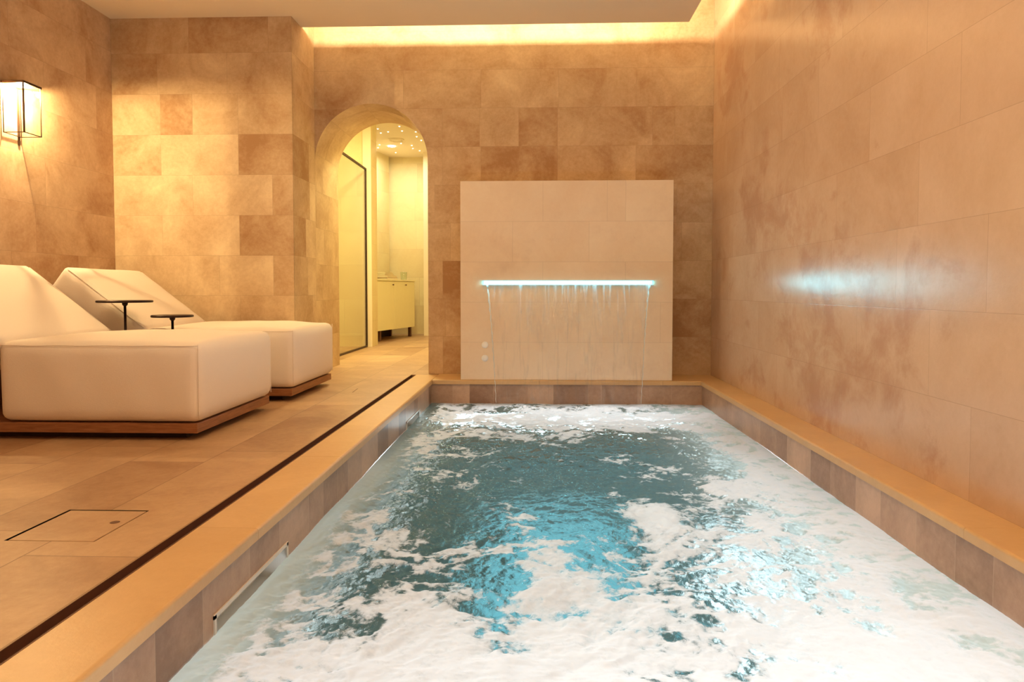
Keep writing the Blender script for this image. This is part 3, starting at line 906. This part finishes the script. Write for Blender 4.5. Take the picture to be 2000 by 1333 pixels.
def lounger(x1, y0, W, label, seed):
    """foot end at x1, near side at y0; head end at the left wall"""
    t = thing('sun_lounger', label, 'lounger', (x1, y0, 0), 0, 'cream loungers by the left wall')
    L = 1.60
    # plinth and teak platform
    bm = bmesh.new(); add_box(bm, -L + .08, -.10, .08, W - .08, 0.001, .034)
    obj('plinth', bm, M['dark'], t)
    bm = bmesh.new(); add_box(bm, -L, -.012, .008, W - .008, .034, .080, bev=.003)
    obj('platform', bm, M['wood'], t)
    seatL = .965
    bm = bmesh.new(); cushion(bm, seatL, W, .375, .046, .028, seed=seed)
    bmesh.ops.translate(bm, verts=bm.verts, vec=(-seatL + .006, 0, .083))
    seat = obj('seat_cushion', bm, M['fabric'], t, smooth=True)
    # seams along the top edges and corners
    bm = bmesh.new()
    z = .083 + .375 - .010; e = .009
    xa, xb, ya, yb = -seatL + .006 + e, .006 - e, e, W - e
    pts = [(xa, ya, z), (xb - .02, ya - .002, z)]
    bm.free(); bm = bmesh.new()
    add_tube(bm, [(xa + (xb - xa) * k / 20, ya - .0025 - .004 * math.sin(math.pi * k / 20), z - .006 + .001 * math.sin(k * 1.3)) for k in range(21)], .0022, 6)
    obj('piping', bm, M['fabric'], seat, smooth=True)
    for yc in (ya - .0005, yb + .0005):
        bm = bmesh.new(); add_tube(bm, [(xb + .001, yc, .10 + (z - .10) * k / 12) for k in range(13)], .0022, 6)
        obj('piping', bm, M['fabric'], seat, smooth=True)
    # tilted backrest
    ang = math.atan2(.385, .50)
    Lb = .66
    mt = Matrix.Translation((-seatL + .03, 0, .455)) @ Matrix.Rotation(ang, 4, 'Y') @ Matrix.Translation((-Lb, 0, -.20))
    bm = bmesh.new(); cushion(bm, Lb, W - .01, .20, .035, .014, 30, 28, 8, seed=seed + 2, mat=mt @ Matrix.Translation((0, .005, 0)))
    back = obj('backrest_cushion', bm, M['fabric'], t, smooth=True)
    for yy in (.012, W - .012):
        bm = bmesh.new()
        add_tube(bm, [mt @ Vector((.03 + (Lb - .05) * k / 16, yy, .192)) for k in range(17)], .0022, 6)
        obj('piping', bm, M['fabric'], back, smooth=True)
    # hinged wooden board and strut under the backrest
    bm = bmesh.new()
    add_box(bm, .02, Lb - .02, .10, W - .10, -.022, -.004, mat=mt)
    add_box(bm, -1.36, -1.32, .20, W - .20, .08, .36)
    obj('back_support', bm, M['wood'], t)
    return t
lounger(-1.565, 3.12, .88, 'nearer cream upholstered lounger with raised backrest, in the foreground by the drain', 1)
lounger(-1.527, 4.255, .84, 'farther cream upholstered lounger with raised backrest, between the nearer one and the pier wall', 5)

# ------------------------------------------------------------------ side tables
def side_table(x, y, z, r, label):
    t = thing('side_table', label, 'table', (x, y, 0), 0, 'small dark side tables between the loungers')
    bm = bmesh.new(); add_lathe(bm, [(0, z), (r - .004, z), (r, z - .003), (r, z - .011), (r - .003, z - .014), (0, z - .014)], 0, 0, 64)
    obj('tabletop', bm, M['black'], t)
    bm = bmesh.new(); add_lathe(bm, [(0, z - .014), (.017, z - .014), (.015, z - .028), (.008, z - .036), (0, z - .036)], 0, 0, 24)
    obj('collar', bm, M['black'], t, smooth=True)
    bm = bmesh.new(); add_lathe(bm, [(0, z - .034), (.0075, z - .034), (.0075, .010), (0, .010)], 0, 0, 20)
    obj('stem', bm, M['black'], t, smooth=True)
    bm = bmesh.new(); add_lathe(bm, [(0, .014), (.012, .014), (.080, .010), (.083, .004), (.083, .0005), (0, .0005)], 0, 0, 48)
    obj('base', bm, M['black'], t)
side_table(-2.518, 4.130, .638, .155, 'taller and wider of the two dark round side tables, left, between the loungers')
side_table(-2.223, 4.128, .549, .119, 'lower and smaller of the two dark round side tables, right, between the loungers')

# ------------------------------------------------------------------ wall lantern
LZ0, LZ1 = 1.656, 1.968
def lantern(y, label):
    t = thing('wall_lantern', label, 'lantern', (XL, y, LZ0), 0, 'box lanterns on the left wall')
    D, Wd, H = .140, .148, LZ1 - LZ0
    hwid = Wd / 2
    fr = .0045
    bm = bmesh.new()
    x0, x1 = .006, D
    for xx in (x0, x1 - fr):
        for yy in (-hwid, hwid - fr):
            add_box(bm, xx, xx + fr, yy, yy + fr, 0, H - .012)
    for zz in (0,):
        add_box(bm, x0, x1, -hwid, -hwid + fr, zz, zz + fr); add_box(bm, x0, x1, hwid - fr, hwid, zz, zz + fr)
        add_box(bm, x1 - fr, x1, -hwid, hwid, zz, zz + fr); add_box(bm, x0, x0 + fr, -hwid, hwid, zz, zz + fr)
    add_box(bm, x1 - .009, x1 - .001, -hwid - .0005, -hwid + .008, 0, H - .012)
    obj('frame', bm, M['lantern'], t)
    bm = bmesh.new(); add_box(bm, 0.001, D + .004, -hwid - .004, hwid + .004, H - .014, H, bev=.001, seg=1)
    obj('roof', bm, M['lantern'], t)
    bm = bmesh.new(); add_box(bm, 0.0005, .006, .050, .066, -.05, H - .014)  # dark bar stands in for the lantern's shadow on the wall
    obj('mounting_bar', bm, M['lantern'], t)
    bm = bmesh.new()
    add_box(bm, x0 + fr, x1 - fr, -hwid + .001, -hwid + .003, fr, H - .014)
    add_box(bm, x0 + fr, x1 - fr, hwid - .003, hwid - .001, fr, H - .014)
    add_box(bm, x1 - .003, x1 - .001, -hwid + fr, hwid - fr, fr, H - .014)
    obj('glass_panes', bm, M['glass'], t)
    bm = bmesh.new(); add_lathe(bm, [(0, H - .0175), (.026, H - .0175), (.028, H - .015), (0, H - .015)], D / 2, 0, 32)
    obj('led_disc', bm, M['bulb'], t)
    light('lantern_light', 'POINT', (D / 2, 0, H - .034), LAMP_W, WARM, size=.010, parent=t)
LAMP_W = 80
lantern(4.186, 'dark framed glass box lantern glowing on the left wall above the loungers')

# ------------------------------------------------------------------ beyond the arch
cr = random.Random(31)
# left: stone return wall, then the shower opening with a framed glass panel at X = -2.1
XG = -2.10
YG = 8.44
rows = random_rows(2.0, 3.9, 0, 2.9, .318, 0, .5, .9, .5, .7, cr)
rows = [[0, .171, [XG * -1, 3.9], [.75]]] + [[max(.171, r[0]), r[1], [max(c, 2.10) for c in r[2]], r[3]] for r in random_rows(2.1, 3.9, .171, 2.9, .42, .171, .5, .9, .45, .7, cr)]  # paler bottom course stands in for a reflection in the glass
struct(slabs('wall_shower_back', M['corridor'], (0, YG + .02, 0), (1, 0, 0), (0, 0, 1), [[r[0], r[1], [-c for c in reversed(r[2])], r[3]] for r in rows]))
rows = random_rows(YA, YG + .02, 0, 2.9, .318, 0, .5, .9, .5, .7, cr)
struct(slabs('wall_shower_left', M['corridor'], (-3.8, 0, 0), (0, 1, 0), (0, 0, 1), rows))
# post beyond the glass
struct(slabs('wall_corridor_post', M['corridor'], (-2.04, 0, 0), (0, 1, 0), (0, 0, 1), random_rows(YG + .03, 8.75, 0, 2.9, .318, 0, .5, .9, .4, .5, cr), depth=.10))
struct(box('wall_corridor_post_front', M['plaster'], (-2.14, -2.04, YG + .0, YG + .03, 0, 2.9)))
t = thing('glass_screen', 'tall clear glass screen with a thin dark frame in the corridor', 'glass screen', (XG, (YA + YG) / 2 + .02, 0))
y0, y1 = YA + .06 - t.location.y, YG - .02 - t.location.y
bm = bmesh.new()
add_box(bm, -.012, .012, y0, y1, 0.001, .020); add_box(bm, -.012, .012, y0, y1, 2.165, 2.185)
add_box(bm, -.012, .012, y1 - .02, y1, .020, 2.165); add_box(bm, -.012, .012, y0, y0 + .02, .020, 2.165)
obj('frame', bm, M['lantern'], t)
bm = bmesh.new(); add_box(bm, -.004, .004, y0 + .02, y1 - .02, .02, 2.165)
obj('pane', bm, M['glass'], t)
# niche wall behind the cabinet, angled, and the end wall
dirc = Vector((.229, 1, 0)).normalized()
nrm = Vector((dirc.y, -dirc.x, 0))
P0 = Vector((-2.89, 8.5, 0))
rows = random_rows(0, 2.45, 0, 2.9, .318, 0, .6, 1.0, .55, .75, cr)
struct(slabs('wall_niche', M['corridor'], P0, tuple(dirc), (0, 0, 1), rows))
rows = random_rows(-3.3, -.8, 0, 2.9, .45, 0, .6, 1.0, .6, .75, cr)
struct(slabs('wall_end', M['corridor'], (0, 10.95, 0), (1, 0, 0), (0, 0, 1), rows))
struct(box('wall_end_jamb', M['plaster'], (-1.745, -.8, 10.55, 10.9, 0, 2.9)))
rows = random_rows(-11.0, -YA - .02, 0, 2.9, .318, 0, .6, 1.0, .5, .7, cr)
struct(slabs('wall_corridor_right', M['corridor'], (-.85, 0, 0), (0, -1, 0), (0, 0, 1), rows))
struct(box('ceiling_corridor', M['plaster'], (-3.95, -.75, YA, 11.1, 2.80, 2.88)))

# cabinet
clen, cdep = 1.45, .42
ang = math.atan2(dirc.y, dirc.x)
org = Vector((-2.187, 8.998, 0))
t = thing('cabinet', 'low yellow-toned two door cabinet at the far end of the corridor', 'cabinet', org, ang)
# local x runs along the front, local y to the back (left of direction)
bm = bmesh.new(); add_box(bm, 0, clen, .02, cdep, .145, .828)
obj('body', bm, M['cabinet'], t)
bm = bmesh.new(); add_box(bm, -.01, clen + .01, -.012, cdep, .8285, .848, bev=.002)
obj('worktop', bm, M['cabinet'], t)
for (a, b, kx) in ((0.003, clen / 2 - .0025, .10), (clen / 2 + .0025, clen - .003, clen / 2 + .38)):
    bm = bmesh.new(); add_box(bm, a, b, -.001, .0195, .148, .825, bev=.0015, seg=1)
    d = obj('door', bm, M['cabinet'], t)
    for k2 in ([kx, clen / 2 - .06] if a < .1 else [kx]):
        bm = bmesh.new(); add_lathe(bm, [(0, 0), (.006, 0), (.006, .012), (.011, .016), (.011, .022), (0, .023)], 0, 0, 16)
        bmesh.ops.rotate(bm, verts=bm.verts, cent=(0, 0, 0), matrix=Matrix.Rotation(R90, 3, 'X'))
        bmesh.ops.translate(bm, verts=bm.verts, vec=(k2, -.001, .775))
        obj('knob', bm, M['channel'], d)
for kx in (.34, 1.38):
    for ky in (.05, cdep - .05):
        bm = bmesh.new(); add_box(bm, kx - .02, kx + .02, ky - .02, ky + .02, .001, .1448)
        obj('leg', bm, M['channel'], t)
bm = bmesh.new(); add_box(bm, 0.0, clen, cdep - .012, cdep, .001, .1448)
obj('back_plinth', bm, M['dark'], t)
# magazines on the cabinet
mats = [M['paper_a'], M['paper_a'], M['paper_b'], M['paper_b']]
labs = ['tan magazine at the bottom of the stack on the cabinet', 'tan magazine second from the bottom of the stack on the cabinet',
        'cream magazine second from the top of the stack on the cabinet', 'cream magazine on top of the stack on the cabinet']
zz = .849
for i in range(4):
    th = .026
    L1 = [.34, .33, .28, .26][i]
    lx = org + dirc * (.75 - .02 * i) + Vector((-nrm.x, -nrm.y, 0)) * (.17 + (.03 if i > 1 else 0))
    m_ = thing('magazine', labs[i], 'magazine', (lx.x, lx.y, zz), ang + [.0, .02, -.03, .03][i], 'magazines stacked on the cabinet')
    bm = bmesh.new(); add_box(bm, -L1 / 2 + .004, L1 / 2 - .004, -.135, .131, .0025, th - .0025)
    obj('pages', bm, M['paper_b'], m_)
    bm = bmesh.new(); add_box(bm, -L1 / 2, L1 / 2, -.14, .135, 0, .0025); add_box(bm, -L1 / 2, L1 / 2, -.14, .135, th - .0025, th); add_box(bm, -L1 / 2, L1 / 2, .1315, .135, .0025, th - .0025)
    obj('cover', bm, mats[i], m_)
    zz += th + .0008
gx_ = org + dirc * 1.28 + Vector((-nrm.x, -nrm.y, 0)) * .1
bm = bmesh.new(); add_lathe(bm, [(0, 0.001), (.045, 0.001), (.050, .12), (.047, .12), (.042, .008), (0, .008)], 0, 0, 32)
o = obj('glass_vase', bm, thin_glass('vase_glass', (.92, .95, .9), .12), None, smooth=True); o.location = (gx_.x, gx_.y, .848)
tag(o, 'small clear glass vase standing on the cabinet right of the magazines', 'vase')

# star lights, downlight and vent in the corridor ceiling
stars = [(-1.773, 8.881), (-2.082, 9.008), (-2.096, 9.245), (-1.984, 9.183), (-1.789, 9.137), (-1.618, 9.197), (-1.656, 9.483), (-1.632, 9.716), (-2.293, 9.799), (-2.283, 9.986), (-2.354, 10.191), (-1.955, 9.904), (-1.827, 10.048), (-1.85, 10.261), (-1.778, 10.433), (-1.628, 10.255), (-2.167, 10.558)]
places = ['nearest the arch crown', 'leftmost of the nearest row', 'left, just behind the nearest row', 'second from the left in the near cluster', 'just right of centre, near the arch crown',
          'near the right curve of the arch', 'right, left of the black sensor', 'right, beside the black sensor', 'far left of the ring vent', 'left, in the far cluster above the niche', 'lowest of the far left cluster',
          'just right of the bright downlight', 'right of centre, upper of a close pair', 'right of centre, lower of a close pair', 'far right, low by the end wall', 'rightmost, at the arch edge', 'just below the bright downlight']
star_me = None
for (x, y), plc in zip(stars, places):
    if star_me is None:
        bm = bmesh.new(); add_lathe(bm, [(0, -.008), (.006, -.007), (.009, -.003), (.009, -.0005), (0, -.0005)], 0, 0, 16)
        o = obj('star_light', bm, M['star'], None, smooth=True); star_me = o.data; src = o
    else:
        o = src.copy(); col.objects.link(o)
    o.location = (x, y, 2.80)
    tag(o, 'tiny glowing star light in the corridor ceiling, ' + plc, 'ceiling light', 'star lights in the corridor ceiling')
bm = bmesh.new(); add_lathe(bm, [(0, -.006), (.05, -.006), (.055, -.001), (0, -.001)], 0, 0, 32)
o = obj('downlight', bm, M['spot'], None); o.location = (-2.13, 10.09, 2.80)
tag(o, 'bright round downlight in the corridor ceiling above the cabinet', 'ceiling light')
t = thing('ceiling_vent', 'round ring shaped air vent in the corridor ceiling', 'vent', (-1.971, 9.651, 2.80))
bm = bmesh.new(); add_lathe(bm, [(.11, -.001), (.11, -.012), (.09, -.022), (.082, -.012), (.082, -.001)], 0, 0, 48)
obj('ring', bm, M['plaster'], t, smooth=True)
bm = bmesh.new(); add_lathe(bm, [(0, -.012), (.070, -.012), (.074, -.006), (0, -.002)], 0, 0, 48)
obj('valve_disc', bm, M['plaster'], t, smooth=True)
bm = bmesh.new(); add_lathe(bm, [(0, -.02), (.010, -.018), (.014, -.001), (0, -.001)], 0, 0, 16)
o = obj('ceiling_sensor', bm, M['dark'], None); o.location = (-1.559, 9.502, 2.80)
tag(o, 'tiny black sensor in the corridor ceiling at the right curve of the arch', 'sensor')
